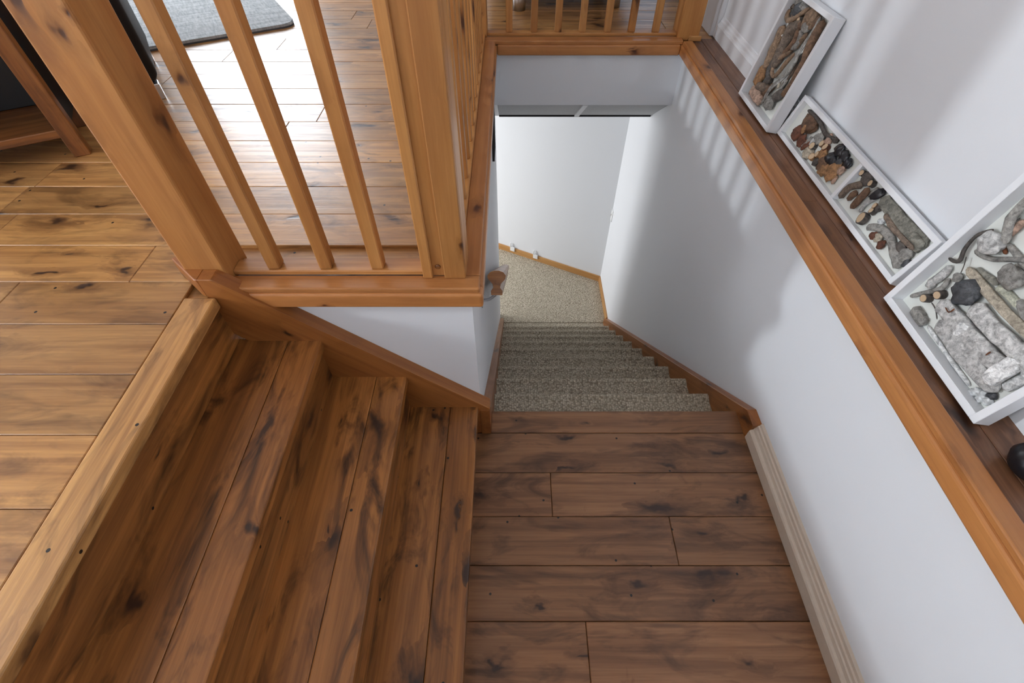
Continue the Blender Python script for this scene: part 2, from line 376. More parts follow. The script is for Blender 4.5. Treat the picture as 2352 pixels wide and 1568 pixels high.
# lower storey
Afar, Bfar = Vector((.97, 3.957)), Vector((-2.9, 5.95))
dirf = (Bfar - Afar).normalized(); nf = Vector((-dirf.y, dirf.x)); nf = nf if nf.y > 0 else -nf
def farpt(s, off=0): p = Afar + dirf * s + nf * off; return (p.x, p.y)
struct(prism('wall_lower_far', [farpt(0), farpt(4.4), farpt(4.4, .1), farpt(0, .1)], 'z', ZB, -.3, M['wall']))
struct(boxes('wall_lower_left', [(-3.15, -3.05, 1.0, 6.1, ZB, -.3)], M['wall']))
struct(boxes('wall_lower_back', [(-3.05, -.24, 1.2, 1.3, ZB, -.3)], M['wall']))
struct(boxes('ceiling_lower', [(-3.1, XW, 3.36, 6.1, -.57, -.5), (-3.1, -.2, 1.2, 3.36, -.57, -.5)], M['ceil']))
# sloping soffit of ceiling boards between white bars
sl = [(YF + .02, -.333), (3.36, -.563), (3.36, -.50), (YF + .1, -.30)]
sof = struct(prism('ceiling_soffit', sl, 'x', XWL, XW, M['ceil']))
ang = math.atan2(-.563 + .333, 3.36 - YF - .02); nrm = Vector((0, math.sin(ang), -math.cos(ang)))
def slope_piece(name, x0, x1, t0, t1, th, mat):
    p0 = Vector((0, YF + .02, -.333)); p1 = Vector((0, 3.36, -.563)); a = p0.lerp(p1, t0); b = p0.lerp(p1, t1); n = nrm * th
    o = prism(name, [(a.y, a.z), (b.y, b.z), (b.y + n.y, b.z + n.z), (a.y + n.y, a.z + n.z)], 'x', x0, x1, mat, sof)
    o.matrix_parent_inverse = sof.matrix_basis.inverted()
    return o
slope_piece('ceiling_tile', XWL + .03, .435, 0, .98, .004, M['tile']); slope_piece('ceiling_tile', .46, XW - .002, 0, .98, .004, M['tile'])
slope_piece('ceiling_bar', .432, .463, 0, .99, .014, M['white']); slope_piece('ceiling_bar', XWL + .002, XWL + .03, 0, .99, .009, M['white'])
boxes('edge_strip', [(XWL + .03, XW - .004, 3.357, 3.366, -.578, -.563)], M['darkpanel'], sof).matrix_parent_inverse = sof.matrix_basis.inverted()

# ------------------------------------------------------------------ trim round the stairwell (flat cap + rounded board on the face)
def fascia(name, *b, grain): return struct(timber(name, *b, grain, M['trim'], bev=.009, seg=3))
fascia('trim_1', -.80, -.083, .982, 1.022, -.052, .002, grain='x')
fascia('trim_2', -.122, -.083, 1.022, 2.942, -.052, .002, grain='y')
fascia('trim_3', -.083, .929, 2.942, 2.981, -.052, .002, grain='x')
fascia('trim_4', .929, .970, -.55, 2.981, -.052, .002, grain='y')
struct(timber('trim_5', -.80, -.092, .989, 1.045, .0015, .02, 'x', M['trim'], bev=.004, seg=2))
struct(timber('trim_6', -.15, -.092, 1.045, 2.95, .0015, .02, 'y', M['trim'], bev=.004, seg=2))
struct(timber('trim_7', -.15, .938, 2.95, 3.02, .0015, .02, 'x', M['trim'], bev=.004, seg=2))
struct(timber('trim_8', .936, .987, -.55, 2.95, .0015, .02, 'y', M['trim'], bev=.004, seg=2))

# skirt boards
zs = lambda x: -.579 + .874 * (-.083 - x)
struct(prism('trim_9', [(-.083, ZL), (-.083, -.579), (-.80, zs(-.80)), (-.82, .064), (-.86, .064), (-.86, -.15), (-.30, ZL)], 'y', .975, YN + .001, M['skirt'], bev=.002, grain=-math.atan(.874)))
struct(prism('trim_10', [(-.858, .976), (-.868, .976), (-.972, 1.068), (-.93, 1.10), (-.858, 1.018)], 'z', .0005, .064, M['skirt'], bev=.003))
slope = .19 / .2277
tz = lambda y, o: -.76 - slope * (y - 1.075) + o
lo = 1.0
struct(prism('trim_11', [(.972, ZL - .03), (.972, -.585), (1.05, tz(1.05, .06)), (3.335, tz(3.335, .05)), (3.335, ZB), (3.15, ZB), (1.08, ZL - .22)], 'x', XWL - .001, -.083, M['skirt'], bev=.002, grain=-math.atan(slope)))
struct(prism('trim_12', [(.957, ZL), (.957, -.672), (1.03, -.672), (3.335, tz(3.335, .047)), (3.335, ZB), (3.15, ZB), (1.08, ZL - .22)], 'x', .931, XW + .001, M['skirt'], bev=.002, grain=-math.atan(slope)))
# cream moulded baseboard on the landing wall
prof = [(.931, ZL + .001), (.931, ZL + .050), (.935, ZL + .056), (.943, ZL + .058), (.946, ZL + .070), (.950, ZL + .074), (.952, ZL + .084), (.957, ZL + .087), (.959, ZL + .097), (.968, ZL + .100), (.969, ZL + .001)]
struct(prism('baseboard_right', prof, 'y', -.55, .957, M['cream']))
# white moulded baseboard of the upper right wall
prof = [(1.140, 0), (1.140, .062), (1.145, .070), (1.150, .072), (1.152, .084), (1.158, .090), (1.160, .100), (XR + .001, .104), (XR + .001, 0)]
struct(prism('baseboard_right_upper', prof, 'y', -2.5, 3.07, M['white']))
struct(boxes('door_1', [(1.118, 1.2, 3.09, 4.2, 0, 2.05)], M['white'], bev=.004))
struct(boxes('trim_13', [(1.138, 1.168, 3.072, 3.10, 0, 2.1)], M['white'], bev=.003))
# oak baseboards of the lower storey
def oakpart(s0, s1, name): return struct(prism(name, [farpt(s0), farpt(s1), farpt(s1, -.014), farpt(s0, -.014)], 'z', ZB, ZB + .075, M['oak'], bev=.002, grain=math.atan2(dirf.y, dirf.x)))
oakpart(.01, 4.3, 'baseboard_far')
struct(timber('baseboard_lower', XW - .014, XW + .001, 3.336, 3.955, ZB, ZB + .075, 'y', M['oak'], bev=.002))

# ------------------------------------------------------------------ upper wooden flight: three steps from the floor to the landing
st = tag(empty('wooden_stairs', (-.36, .2, ZL)), 'three knotty brown wooden steps between the upper floor and the landing', 'stairs')
R0 = Vector((-.36, .2, ZL))
for k in range(1, 4):
    z = -.19 * k; xn = NOSE[k]; xb = NOSE[k - 1] - .02
    t = empty('tread'); t.parent = st
    for nm, a, b, h, bv, sg in (('plank', xb - .012, xn - .1035, .02, .0015, 1), ('nosing_plank', xn - .1025, xn, .036, .0035, 2)):
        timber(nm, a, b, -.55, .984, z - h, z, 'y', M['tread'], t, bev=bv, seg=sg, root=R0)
for k in range(0, 4):
    xn = NOSE[k] - .018
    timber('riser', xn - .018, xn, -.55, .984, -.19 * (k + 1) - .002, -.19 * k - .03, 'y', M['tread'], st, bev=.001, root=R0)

# ------------------------------------------------------------------ carpeted flight
cs = tag(empty('carpeted_stairs', (.42, 1.1, ZB)), 'long flight of stairs covered in looped beige grey carpet', 'stairs')
R1 = Vector((.42, 1.1, ZB))
def carpet_step(y, z, run, rise):
    """tread with a rounded nose and the riser below it, (y,z) is the nose"""
    pr = [(y - run - .002, z - .03), (y - run - .002, z - .010), (y - .050, z - .010), (y - .036, z - .004), (y - .026, z + .001), (y - .016, z + .002)]
    for i in range(1, 6):
        a = math.pi / 2 - i * math.pi / 5
        pr.append((y - .016 + .016 * math.cos(a), z - .016 + .016 * math.sin(a)))
    pr += [(y - .016, z - .034), (y - .018, z - rise - .002), (y - .05, z - rise - .002), (y - .05, z - .03)]
    bm = bmesh.new(); n = len(pr); A = []
    for x in (-.5, .5): A.append([bm.verts.new((x * 1.014 + .424 - R1.x, p[0] - R1.y, p[1] - R1.z)) for p in pr])
    bm.faces.new(A[0][::-1]); bm.faces.new(A[1])
    for i in range(n): bm.faces.new((A[0][i], A[0][(i + 1) % n], A[1][(i + 1) % n], A[1][i]))
    o = new('carpeted_step', bm_mesh(bm, 'carpeted_step'), M['carpet'], cs)
for k in range(1, 10): carpet_step(1.075 + .2277 * k, ZL - .19 * k, .2277, .19)
boxes('top_riser', [(.424 - .507 - R1.x, .424 + .507 - R1.x, 1.035 - R1.y, 1.062 - R1.y, ZL - .19 - R1.z, ZL - .034 - R1.z)], M['carpet'], cs)
# thicker carpet edge where the lower floor carpet starts
bm = bmesh.new(); add_box(bm, -.083 - R1.x, .931 - R1.x, 3.33 - R1.y, 3.352 - R1.y, ZB - R1.z - .004, ZB - R1.z + .006, bev=.004, seg=2)
new('carpet_seam', bm_mesh(bm, 'carpet_seam'), M['carpet'], cs)

# ------------------------------------------------------------------ balustrade
RB = Vector((-.19, 1.09, .02))
ba = tag(empty('pine_balustrade', RB), 'orange pine balustrade with square balusters around three sides of the stairwell', 'balustrade')
def bpart(name, *b, grain='z', bev=.003, seg=1, parent=ba): return timber(name, *b, grain, M['pine'], ba, bev=bev, seg=seg, root=RB)
HT = .92
bpart('newel_post', -.915, -.799, 1.02, 1.136, .004, 1.02, bev=.006, seg=2)
# corner post: two uprights with a shadowed channel between them
cp = bpart('corner_post', -.254, -.132, 1.042, 1.152, .02, 1.02, bev=.003)
timber('front_strip', -.254, -.226, 1.030, 1.043, .02, 1.02, 'z', M['pine'], ba, bev=.003, root=RB)
timber('front_strip', -.193, -.132, 1.030, 1.043, .02, 1.02, 'z', M['pine'], ba, bev=.003, root=RB)
plug = lathe('plug', [(.008, 0), (.008, .003), (.005, .005)], M['cab'], ba, n=12, loc=Vector((-.2095, 1.0425, .055)) - RB); plug.rotation_euler = (math.pi / 2, 0, 0)
bpart('corner_post', -.255, -.137, 3.005, 3.123, .02, 1.02, bev=.005, seg=2)
bpart('newel_post', .912, 1.032, 3.0, 3.12, .004, 1.02, bev=.005, seg=2)
timber('post_plinth', .975, 1.045, 2.988, 3.001, .004, .03, 'x', M['pine'], ba, bev=.003, root=RB)
bpart('base_rail', -.80, -.254, 1.045, 1.098, .0195, .036, grain='x')
bpart('base_rail', -.20, -.148, 1.15, 3.006, .0195, .036, grain='y')
bpart('base_rail', -.138, .913, 3.022, 3.075, .0195, .036, grain='x')
bpart('shoe_strip', -.80, -.254, 1.097, 1.118, .0005, .024, grain='x')
bpart('top_rail', -.80, -.25, 1.04, 1.10, HT, HT + .045, grain='x', bev=.01, seg=3)
bpart('top_rail', -.205, -.143, 1.15, 3.006, HT, HT + .045, grain='y', bev=.01, seg=3)
bpart('top_rail', -.138, .913, 3.018, 3.08, HT, HT + .045, grain='x', bev=.01, seg=3)
for x in (-.700, -.552, -.404): bpart('baluster', x - .0, x + .036, 1.052, 1.088, .036, HT + .002)
n = 13
for i in range(n):
    y = 1.152 + (3.005 - 1.152) * (i + 1) / (n + 1)
    bpart('baluster', -.192, -.156, y - .018, y + .018, .036, HT + .002)
for x in (-.0155, .122, .255, .390, .529, .662, .797): bpart('baluster', x - .018, x + .018, 3.03, 3.066, .036, HT + .002)

# ------------------------------------------------------------------ handrail on the stairwell's left wall
RH = Vector((XWL, 1.35, -.29))
hr = tag(empty('wall_handrail', RH), 'moulded brown wooden handrail running down the carpeted stairs on the white wall', 'handrail')
hp = [(-.020, -.042), (.020, -.042), (.021, -.028), (.012, -.016), (.015, -.004), (.031, .012), (.033, .024), (.024, .035), (.008, .040), (-.008, .040), (-.024, .035), (-.033, .024), (-.031, .012), (-.015, -.004), (-.012, -.016), (-.021, -.028)]
bm = bmesh.new(); s0 = Vector((-.058, 1.345, -.285)); dh = Vector((0, 1, -slope)).normalized(); upv = Vector((0, slope, 1)).normalized()
A = []
for tt in (0, 2.45): A.append([bm.verts.new(s0 + dh * tt + Vector((1, 0, 0)) * a * 1.05 + upv * b * 1.12 - RH) for a, b in hp])
nn = len(hp); bm.faces.new(A[0]); bm.faces.new(A[1][::-1])
for i in range(nn): bm.faces.new((A[0][i], A[0][(i + 1) % nn], A[1][(i + 1) % nn], A[1][i]))
rail = new('rail', bm_mesh(bm, 'rail'), M['tread'], hr)
for tt in (.06, 1.2, 2.3):
    q = s0 + dh * tt - upv * .046
    tube('bracket', [Vector((XWL + .001, q.y, q.z - .035)) - RH, Vector((XWL + .03, q.y, q.z - .03)) - RH, Vector((-.058, q.y, q.z + .003)) - RH], .006, M['metal'], hr, wob=0)
    boxes('bracket_plate', [(0.0, .005, q.y - RH.y - .02, q.y - RH.y + .02, q.z - RH.z - .06, q.z - RH.z - .015)], M['metal'], hr, bev=.0015)

# small framed picture seen edge-on on the left wall
pf = tag(empty('small_picture', (XWL, 2.85, -.45)), 'thin dark framed picture hanging on the stairwell wall beside the handrail', 'picture')
boxes('frame', [(.0, .014, -.09, -.08, -.13, .13), (.0, .014, .08, .09, -.13, .13), (0, .014, -.08, .08, .12, .13), (0, .014, -.08, .08, -.13, -.12)], M['darkpanel'], pf)
boxes('picture_sheet', [(.0, .006, -.08, .08, -.12, .12)], plain('dusty_pink_print', (.42, .24, .20), .5, var=.2, bscale=20), pf)
sw = tag(empty('light_switch', (XW, 3.95, -1.79)), 'small white switch plate on the lit stairwell wall', 'switch')
boxes('plate', [(-.006, 0, -.037, .037, -.06, .06)], M['plastic'], sw, bev=.002)
boxes('toggle', [(-.016, -.005, -.005, .005, -.008, .014)], M['plastic'], sw, bev=.001)
for s, lb in ((.78, 'small white plastic clip on the oak baseboard, nearer the wall with the switch'), (1.075, 'small white plastic clip on the oak baseboard, nearer the handrail wall')):
    p = farpt(s, -.014)
    cl = tag(empty('white_clip', (p[0], p[1], ZB + .04), math.atan2(dirf.y, dirf.x)), lb, 'clip', 'clips on the oak baseboard')
    sgn = 1
    boxes('clip_body', [(-.028, .028, -.001, .012, 0, .055)], M['plastic'], cl, bev=.002)
    boxes('clip_tab', [(.020, .028, -.002, .014, .05, .105)], M['plastic'], cl, bev=.001)

# ------------------------------------------------------------------ furniture at the edge of the living room
rz = math.radians(29)
tb = tag(empty('side_table', (-1.635, 1.769, 0), rz), 'reddish brown wooden side table with dark recess and low shelf', 'table')
def tbx(name, *b, mat=M['cab'], grain='z', bev=.003): return timber(name, *b, grain, mat, tb, bev=bev)
for x, y in ((-.03, 0), (-.55, 0), (-.03, .28), (-.55, .28)): tbx('leg', x - .028, x + .028, y, y + .05, 0, .6)
tbx('shelf', -.55, -.05, .005, .31, .075, .105, grain='x'); tbx('table_top', -.60, .02, -.02, .36, .6, .63, grain='x')
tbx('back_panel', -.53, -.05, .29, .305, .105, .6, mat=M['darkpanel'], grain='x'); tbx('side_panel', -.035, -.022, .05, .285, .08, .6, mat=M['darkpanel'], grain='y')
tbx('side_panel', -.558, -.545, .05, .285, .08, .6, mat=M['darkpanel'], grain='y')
ch = tag(empty('leather_armchair', (-1.55, 2.25, 0), math.radians(31)), 'black leather armchair standing beside the grey rug', 'armchair')
def rbox(name, b, mat, par, bev, seg=4):
    o = boxes(name, [b], mat, par, bev=bev, seg=seg)
    for p in o.data.polygons: p.use_smooth = True
    return o
rbox('arm', (-.22, 0, 0.02, .62, .06, .60), M['black'], ch, .05); rbox('arm', (-.98, -.76, .02, .62, .06, .60), M['black'], ch, .05)
rbox('seat', (-.77, -.21, .02, .52, .06, .43), M['black'], ch, .05); rbox('backrest', (-.77, -.21, .46, .64, .06, .85), M['black'], ch, .06)
for x, y in ((-.06, .06), (-.92, .06), (-.06, .56), (-.92, .56)): boxes('foot', [(x - .025, x + .045 if x > -.5 else x + .025, y - .03, y + .03, 0, .065)], M['metal'], ch, bev=.003)
rg = tag(empty('grey_rug', (-1.27, 3.255, 0), math.radians(31)), 'mottled grey woven rug with rounded corner and dark edge', 'rug')
def rounded_slab(name, x0, x1, y0, y1, z0, z1, r, mat, par):
    bm = bmesh.new(); P = []
    for cx, cy, a0 in ((x1 - r, y0 + r, -90), (x1 - r, y1 - r, 0), (x0 + r, y1 - r, 90), (x0 + r, y0 + r, 180)):
        for i in range(7):
            a = math.radians(a0 + 15 * i); P.append((cx + r * math.cos(a), cy + r * math.sin(a)))
    lo_ = [bm.verts.new((p[0], p[1], z0)) for p in P]; hi = [bm.verts.new((p[0], p[1], z1)) for p in P]
    bm.faces.new(lo_[::-1]); f = bm.faces.new(hi)
    for i in range(len(P)): bm.faces.new((lo_[i], lo_[(i + 1) % len(P)], hi[(i + 1) % len(P)], hi[i]))
    bmesh.ops.bevel(bm, geom=list(f.edges), offset=(z1 - z0) * .4, segments=2, affect='EDGES')
    return new(name, bm_mesh(bm, name), mat, par)
rounded_slab('rug_backing', -1.5, 0, 0, 2.2, .0, .009, .07, M['rugedge'], rg)
rounded_slab('rug_pile', -1.5, 0, 0, 2.2, .009, .022, .07, M['rug'], rg)
so = tag(empty('black_sofa', (.15, 3.75, 0)), 'black sofa with thick round metal legs beyond the far balusters', 'sofa')
rbox('sofa_base', (-.30, .62, -.20, .65, .10, .42), M['black'], so, .03)
rbox('seat_cushion', (-.28, .60, -.18, .50, .42, .55), M['black'], so, .04)
rbox('backrest', (-.30, .62, .45, .66, .42, .85), M['black'], so, .05)
for x, y in ((-.105, -.18), (.5, -.12), (-.2, .5), (.5, .5)): lathe('leg', [(.04, 0), (.04, .105)], M['metal'], so, loc=(x, y, 0), n=24)
# black ornament at the end of the ledge
od = tag(empty('black_ornament', (1.088, .452, 0)), 'small black ornament with leafy tips on the wooden ledge', 'ornament')
lathe('body', [(.028, 0), (.040, .008), (.048, .028), (.042, .05), (.026, .064), (.022, .07), (.027, .076), (.02, .078)], M['iron'], od, n=22)
for i in range(7):
    a = i * .9 + 1.2; r1 = .035 + .006 * (i % 3)
    tube('leaf', [(.012 * math.cos(a), .012 * math.sin(a), .07), (.6 * r1 * math.cos(a), .6 * r1 * math.sin(a), .092), (r1 * 1.25 * math.cos(a), r1 * 1.25 * math.sin(a), .088 + .004 * (i % 2))], [.003, .007, .001], M['iron'], od, flat=.3, wob=.05, seed=i)

# ------------------------------------------------------------------ shadow-box frames of driftwood on the ledge
def drift_mat(name, col, ends=None, rough=.75):
    m, t, B, N, L = nt(name); tc = N.new('ShaderNodeTexCoord'); oi = N.new('ShaderNodeObjectInfo')
    co = tc.outputs['Object']
    a = noise_tex(N, L, co, 70, 5, .65, .6); b = noise_tex(N, L, co, 260, 3)
    c1 = tuple(c * .42 for c in col); c2 = tuple(min(1, c * 1.35) for c in col)
    cc = mix(N, L, ramp(N, L, a, [(.32, 0), (.66, 1)]), c1, c2)
    cc = mix(N, L, math_(N, L, 'MULTIPLY', ramp(N, L, b, [(.3, 1), (.45, 0)]), .5), cc, tuple(c * .25 for c in col))
    hs = N.new('ShaderNodeHueSaturation'); L.new(cc, hs.inputs['Color']); v = math_(N, L, 'MULTIPLY_ADD', oi.outputs['Random'], .35); v.node.inputs[2].default_value = .85
    L.new(v, hs.inputs['Value']); L.new(hs.outputs[0], B.inputs['Base Color']); B.inputs['Roughness'].default_value = rough
    bp = N.new('ShaderNodeBump'); bp.inputs['Strength'].default_value = .6; bp.inputs['Distance'].default_value = .003; L.new(a, bp.inputs['Height']); L.new(bp.outputs[0], B.inputs['Normal'])
    return m
def slice_mat():
    m, t, B, N, L = nt('cut_branch_end'); tc = N.new('ShaderNodeTexCoord')
    ln = N.new('ShaderNodeVectorMath'); ln.operation = 'LENGTH'; L.new(scaled(N, L, tc.outputs['Object'], (1, 1, 0)), ln.inputs[0])
    s = math_(N, L, 'SINE', math_(N, L, 'MULTIPLY', ln.outputs['Value'], 2600))
    L.new(mix(N, L, math_(N, L, 'MULTIPLY_ADD', s, .5), (.52, .36, .22), (.66, .50, .33)), B.inputs['Base Color']); B.inputs['Roughness'].default_value = .7
    return m
D = {k: drift_mat('driftwood_' + k, c) for k, c in dict(tan=(.29, .19, .12), brown=(.17, .095, .055), grey=(.30, .285, .26), pale=(.56, .55, .53), dark=(.10, .085, .075), taupe=(.19, .14, .105),
     orange=(.36, .19, .085), red=(.15, .055, .03), olive=(.25, .24, .20), white=(.72, .715, .70), pink=(.42, .28, .21), rust=(.16, .05, .015), straw=(.46, .40, .31), lime=(.48, .48, .38)).items()}
D['black'] = plain('black_pebble', (.018, .018, .022), .28, bump=.2, bscale=60); D['slate'] = drift_mat('slate_pebble', (.075, .078, .085), rough=.45)
D['shell'] = plain('silvery_shell', (.55, .56, .56), .25, var=.4, bscale=90); D['slice'] = slice_mat()
frame_back = plain('pale_backing_card', (.74, .75, .70), .7)

def make_frame(name, label, xb, yfar, ynear, lean, h, d, wf, dividers=()):
    wd = yfar - ynear; a = math.radians(lean)
    r = bpy.data.objects.new(name, None); C.objects.link(r); r.empty_display_size = .05
    ex = Vector((0, -1, 0)); ey = Vector((math.sin(a), 0, math.cos(a))); ez = Vector((-math.cos(a), 0, math.sin(a)))
    Mx = Matrix((ex, ey, ez)).transposed().to_4x4(); Mx.translation = Vector((xb, yfar, .0005)); r.matrix_world = Mx
    tag(r, label, 'framed art')
    for nm, b in (('frame_side', (0, wf, 0, h, 0, d)), ('frame_side', (wd - wf, wd, 0, h, 0, d)), ('frame_rail', (wf, wd - wf, 0, wf, 0, d)), ('frame_rail', (wf, wd - wf, h - wf, h, 0, d))):
        boxes(nm, [b], M['white'], r, bev=.0012)
    for s in dividers: boxes('divider', [(s - wf / 2, s + wf / 2, wf, h - wf, 0.003, d - .001)], M['white'], r, bev=.001)
    boxes('back_panel', [(wf * .5, wd - wf * .5, wf * .5, h - wf * .5, .001, .005)], frame_back, r)
    r['_d'] = d
    inv = Mx.inverted()
    def loc(u, v, z):
        o = inv @ CAM; q = inv.to_3x3() @ pixdir(u, v); t = (z - o.z) / q.z
        return o + q * t
    return r, loc, (wf, wd - wf, wf, h - wf, d)
SEED = [0]
def clampv(p, lim, m):
    p.x = min(max(p.x, lim[0] + m), lim[1] - m); p.y = min(max(p.y, lim[2] + m), lim[3] - m); return p
def fill(fr, off, sc_, sticks, stones, slices, fat=1.0):
    r, loc, lim = fr; d = lim[4]
    def P(x, y, z): return loc(off[0] + x / sc_, off[1] + y / sc_, z)
    def size(x, y, w, z): return ((P(x + w / 2, y, z) - P(x - w / 2, y, z)).length + (P(x, y + w / 2, z) - P(x, y - w / 2, z)).length) / 2 * .98
    for k, pts, w, lift in sticks:
        board = k.endswith('_board'); k = k.replace('_board', ''); w *= fat
        SEED[0] += 1; mx = sum(p[0] for p in pts) / len(pts); my = sum(p[1] for p in pts) / len(pts)
        rr = size(mx, my, w, .012) / 2
        fl = min(.8, (d - .008) / (2.2 * rr)); z = .005 + rr * fl * .9 + lift * .006
        z = min(z, d - rr * fl * .9)
        pp = [clampv(P(x, y, z), lim, rr * .9) for x, y in pts]
        nr = [rr * random.uniform(.82, 1.08) for _ in pts]; nr[0] *= .8; nr[-1] *= .8
        if board: nr = [rr * random.uniform(.95, 1.1) for _ in pts]
        tube('driftwood_board' if board else 'driftwood_piece' if rr > .004 else 'twig', pp, nr, D[k], r, sides=12, flat=fl * (.6 if board else 1), wob=.1 if board else .2, seed=SEED[0], sub=5, square=.35 if board else 1.0)
    for k, x, y, rad, st_, an in stones:
        SEED[0] += 1; rr = size(x, y, rad * 2, .012) / 2 * 1.15; ns = min(.7, (d - .008) / (2.2 * rr))
        c = clampv(P(x, y, .006 + rr * ns * .9), lim, rr * .9)
        q = P(x + 10 * math.cos(math.radians(an)), y + 10 * math.sin(math.radians(an)), c.z) - P(x, y, c.z)
        pebble('pebble' if k in ('black', 'slate', 'grey', 'red', 'shell') else 'driftwood_chip', c, rr, D[k], r, ns, st_, math.atan2(q.y, q.x), SEED[0])
    for x, y, rad, kb in slices:
        SEED[0] += 1; rr = size(x, y, rad * 2, .012) / 2 * 1.08; c = clampv(P(x, y, .014), lim, rr)
        hh = min(.018, d * .55)
        bm = bmesh.new()
        bmesh.ops.create_cone(bm, cap_ends=True, segments=14, radius1=rr * 1.05, radius2=rr, depth=hh)
        for v in bm.verts: v.co *= 1 + .08 * noise.noise(v.co * 90 + Vector((SEED[0], 0, 0)))
        o = new('branch_slice', bm_mesh(bm, 'branch_slice'), D[kb], r); o.location = (c.x, c.y, .006 + hh / 2)
        o.rotation_euler = (random.uniform(-.3, .3), random.uniform(-.3, .3), 0)
        bm = bmesh.new(); bmesh.ops.create_cone(bm, cap_ends=True, segments=14, radius1=rr * .86, radius2=rr * .82, depth=.0012)
        e = new('cut_end', bm_mesh(bm, 'cut_end'), D['slice'], o); e.location = (0, 0, hh / 2 + .0004)

fa = make_frame('driftwood_frame', 'tall deep white box frame crowded with tangled brown driftwood branches', 1.088, 2.306, 1.931, 10.2, .412, .047, .017)
fill(fa, (1690, 0), 5.058, [
    ('brown', [(540, 1100), (650, 990), (770, 760), (850, 570), (950, 360), (1020, 230)], 62, 0),
    ('taupe', [(430, 790), (520, 620), (590, 450), (650, 350), (740, 310)], 85, 0),
    ('tan', [(350, 800), (390, 680), (450, 560), (500, 440), (560, 300)], 72, 0),
    ('orange', [(230, 980), (290, 880), (330, 760)], 85, 0), ('pink', [(190, 1040), (250, 1120), (285, 1190)], 72, 0),
    ('grey', [(340, 1290), (390, 1190), (410, 1130)], 80, .5), ('dark', [(450, 1130), (500, 1110), (560, 1060)], 60, 0),
    ('taupe', [(250, 1000), (340, 1010), (370, 980)], 60, 0), ('brown', [(560, 620), (640, 560), (700, 460), (740, 340)], 55, 0),
    ('tan', [(680, 620), (560, 760), (470, 870), (432, 880), (430, 800), (520, 670), (640, 600)], 26, 2),
    ('tan', [(640, 660), (560, 770), (500, 850)], 24, 2), ('grey', [(300, 1210), (400, 1030), (560, 890), (680, 740), (740, 600), (800, 500), (890, 380), (985, 200)], 22, 3),
    ('pale', [(330, 1160), (400, 1040), (520, 940), (620, 830), (730, 650)], 17, 3), ('grey', [(600, 560), (700, 540), (760, 420), (770, 350)], 36, 1),
    ('pale', [(560, 960), (620, 850), (700, 720)], 14, 2), ('tan', [(610, 85), (590, 170), (615, 240), (720, 190), (860, 95)], 30, 2),
    ('taupe', [(640, 100), (670, 70), (680, 130), (650, 230)], 22, 2), ('grey', [(690, 20), (760, 50), (830, 90)], 60, 0), ('pale', [(490, 430), (560, 400), (610, 330), (600, 250)], 12, 3),
    ('dark', [(400, 900), (380, 840), (430, 740), (470, 620)], 40, 0), ('brown', [(640, 350), (700, 300), (790, 320)], 40, 1), ('straw', [(480, 1030), (520, 950)], 26, 2), ('orange', [(850, 480), (900, 400)], 40, 1),
    ('taupe', [(470, 1100), (560, 980), (640, 860), (720, 720)], 30, 0), ('dark', [(600, 900), (690, 760), (780, 620)], 34, 0), ('tan', [(700, 560), (760, 470), (830, 380)], 30, 1), ('brown', [(300, 1100), (380, 1060), (450, 980)], 40, 0),
    ('grey', [(420, 1180), (500, 1060), (600, 930)], 22, 2), ('pale', [(700, 700), (780, 560), (860, 440)], 12, 3), ('dark', [(560, 480), (610, 400), (660, 300)], 30, 2), ('brown', [(880, 330), (940, 250), (990, 190)], 34, 2)],
    [('slate', 730, 110, 46, 1, 60), ('tan', 900, 170, 70, 1.2, 40), ('grey', 830, 300, 46, 1, 0), ('dark', 380, 930, 34, 1, 0)], [(755, 235, 26, 'dark')], fat=1.35)

fb = make_frame('driftwood_frame', 'long low white box frame divided in two with sorted pebbles, twigs and branch slices', 1.109, 1.925, 1.018, 17.2, .158, .027, .016, dividers=(.487,))
fill(fb, (1780, 210), 6.273, [
    ('grey', [(385, 790), (460, 730), (540, 660)], 40, 1), ('dark', [(480, 270), (600, 380), (680, 500), (740, 620), (860, 690)], 42, 1), ('dark', [(860, 840), (930, 790), (1000, 770)], 60, 0),
    ('pink', [(900, 1220), (860, 1270), (820, 1330)], 50, 0)],
    [('brown', 520, 460, 82, 1.6, 52), ('red', 320, 600, 78, 1, 60), ('red', 385, 710, 60, 1, 60), ('red', 450, 760, 48, 1.3, -40), ('orange', 430, 540, 40, 1, 0), ('grey', 640, 680, 58, 1.3, 20),
     ('straw', 470, 880, 58, 1.1, 30), ('orange', 690, 900, 55, 1.2, -60), ('black', 790, 960, 58, 1, 50), ('black', 835, 1010, 45, 1, 0), ('black', 935, 850, 58, 1.1, -50), ('black', 1000, 930, 56, 1.2, 60),
     ('black', 1050, 1040, 50, 1.2, 80), ('slate', 930, 1020, 42, 1.2, 40), ('brown', 690, 1040, 74, 1.2, 50), ('orange', 700, 1130, 62, 1.2, 40), ('orange', 830, 1150, 95, 1.15, 130), ('dark', 590, 1020, 42, 1, 0),
     ('pink', 960, 1130, 42, 1.2, -50), ('pink', 775, 700, 44, 1.3, -60), ('pale', 550, 720, 36, 1, 0), ('slate', 970, 890, 35, 1.2, 20), ('dark', 880, 700, 32, 1.3, 45)],
    [(550, 790, 40, 'dark'), (690, 760, 36, 'brown'), (735, 812, 40, 'red'), (540, 945, 36, 'orange'), (625, 910, 34, 'orange')], fat=1.25)
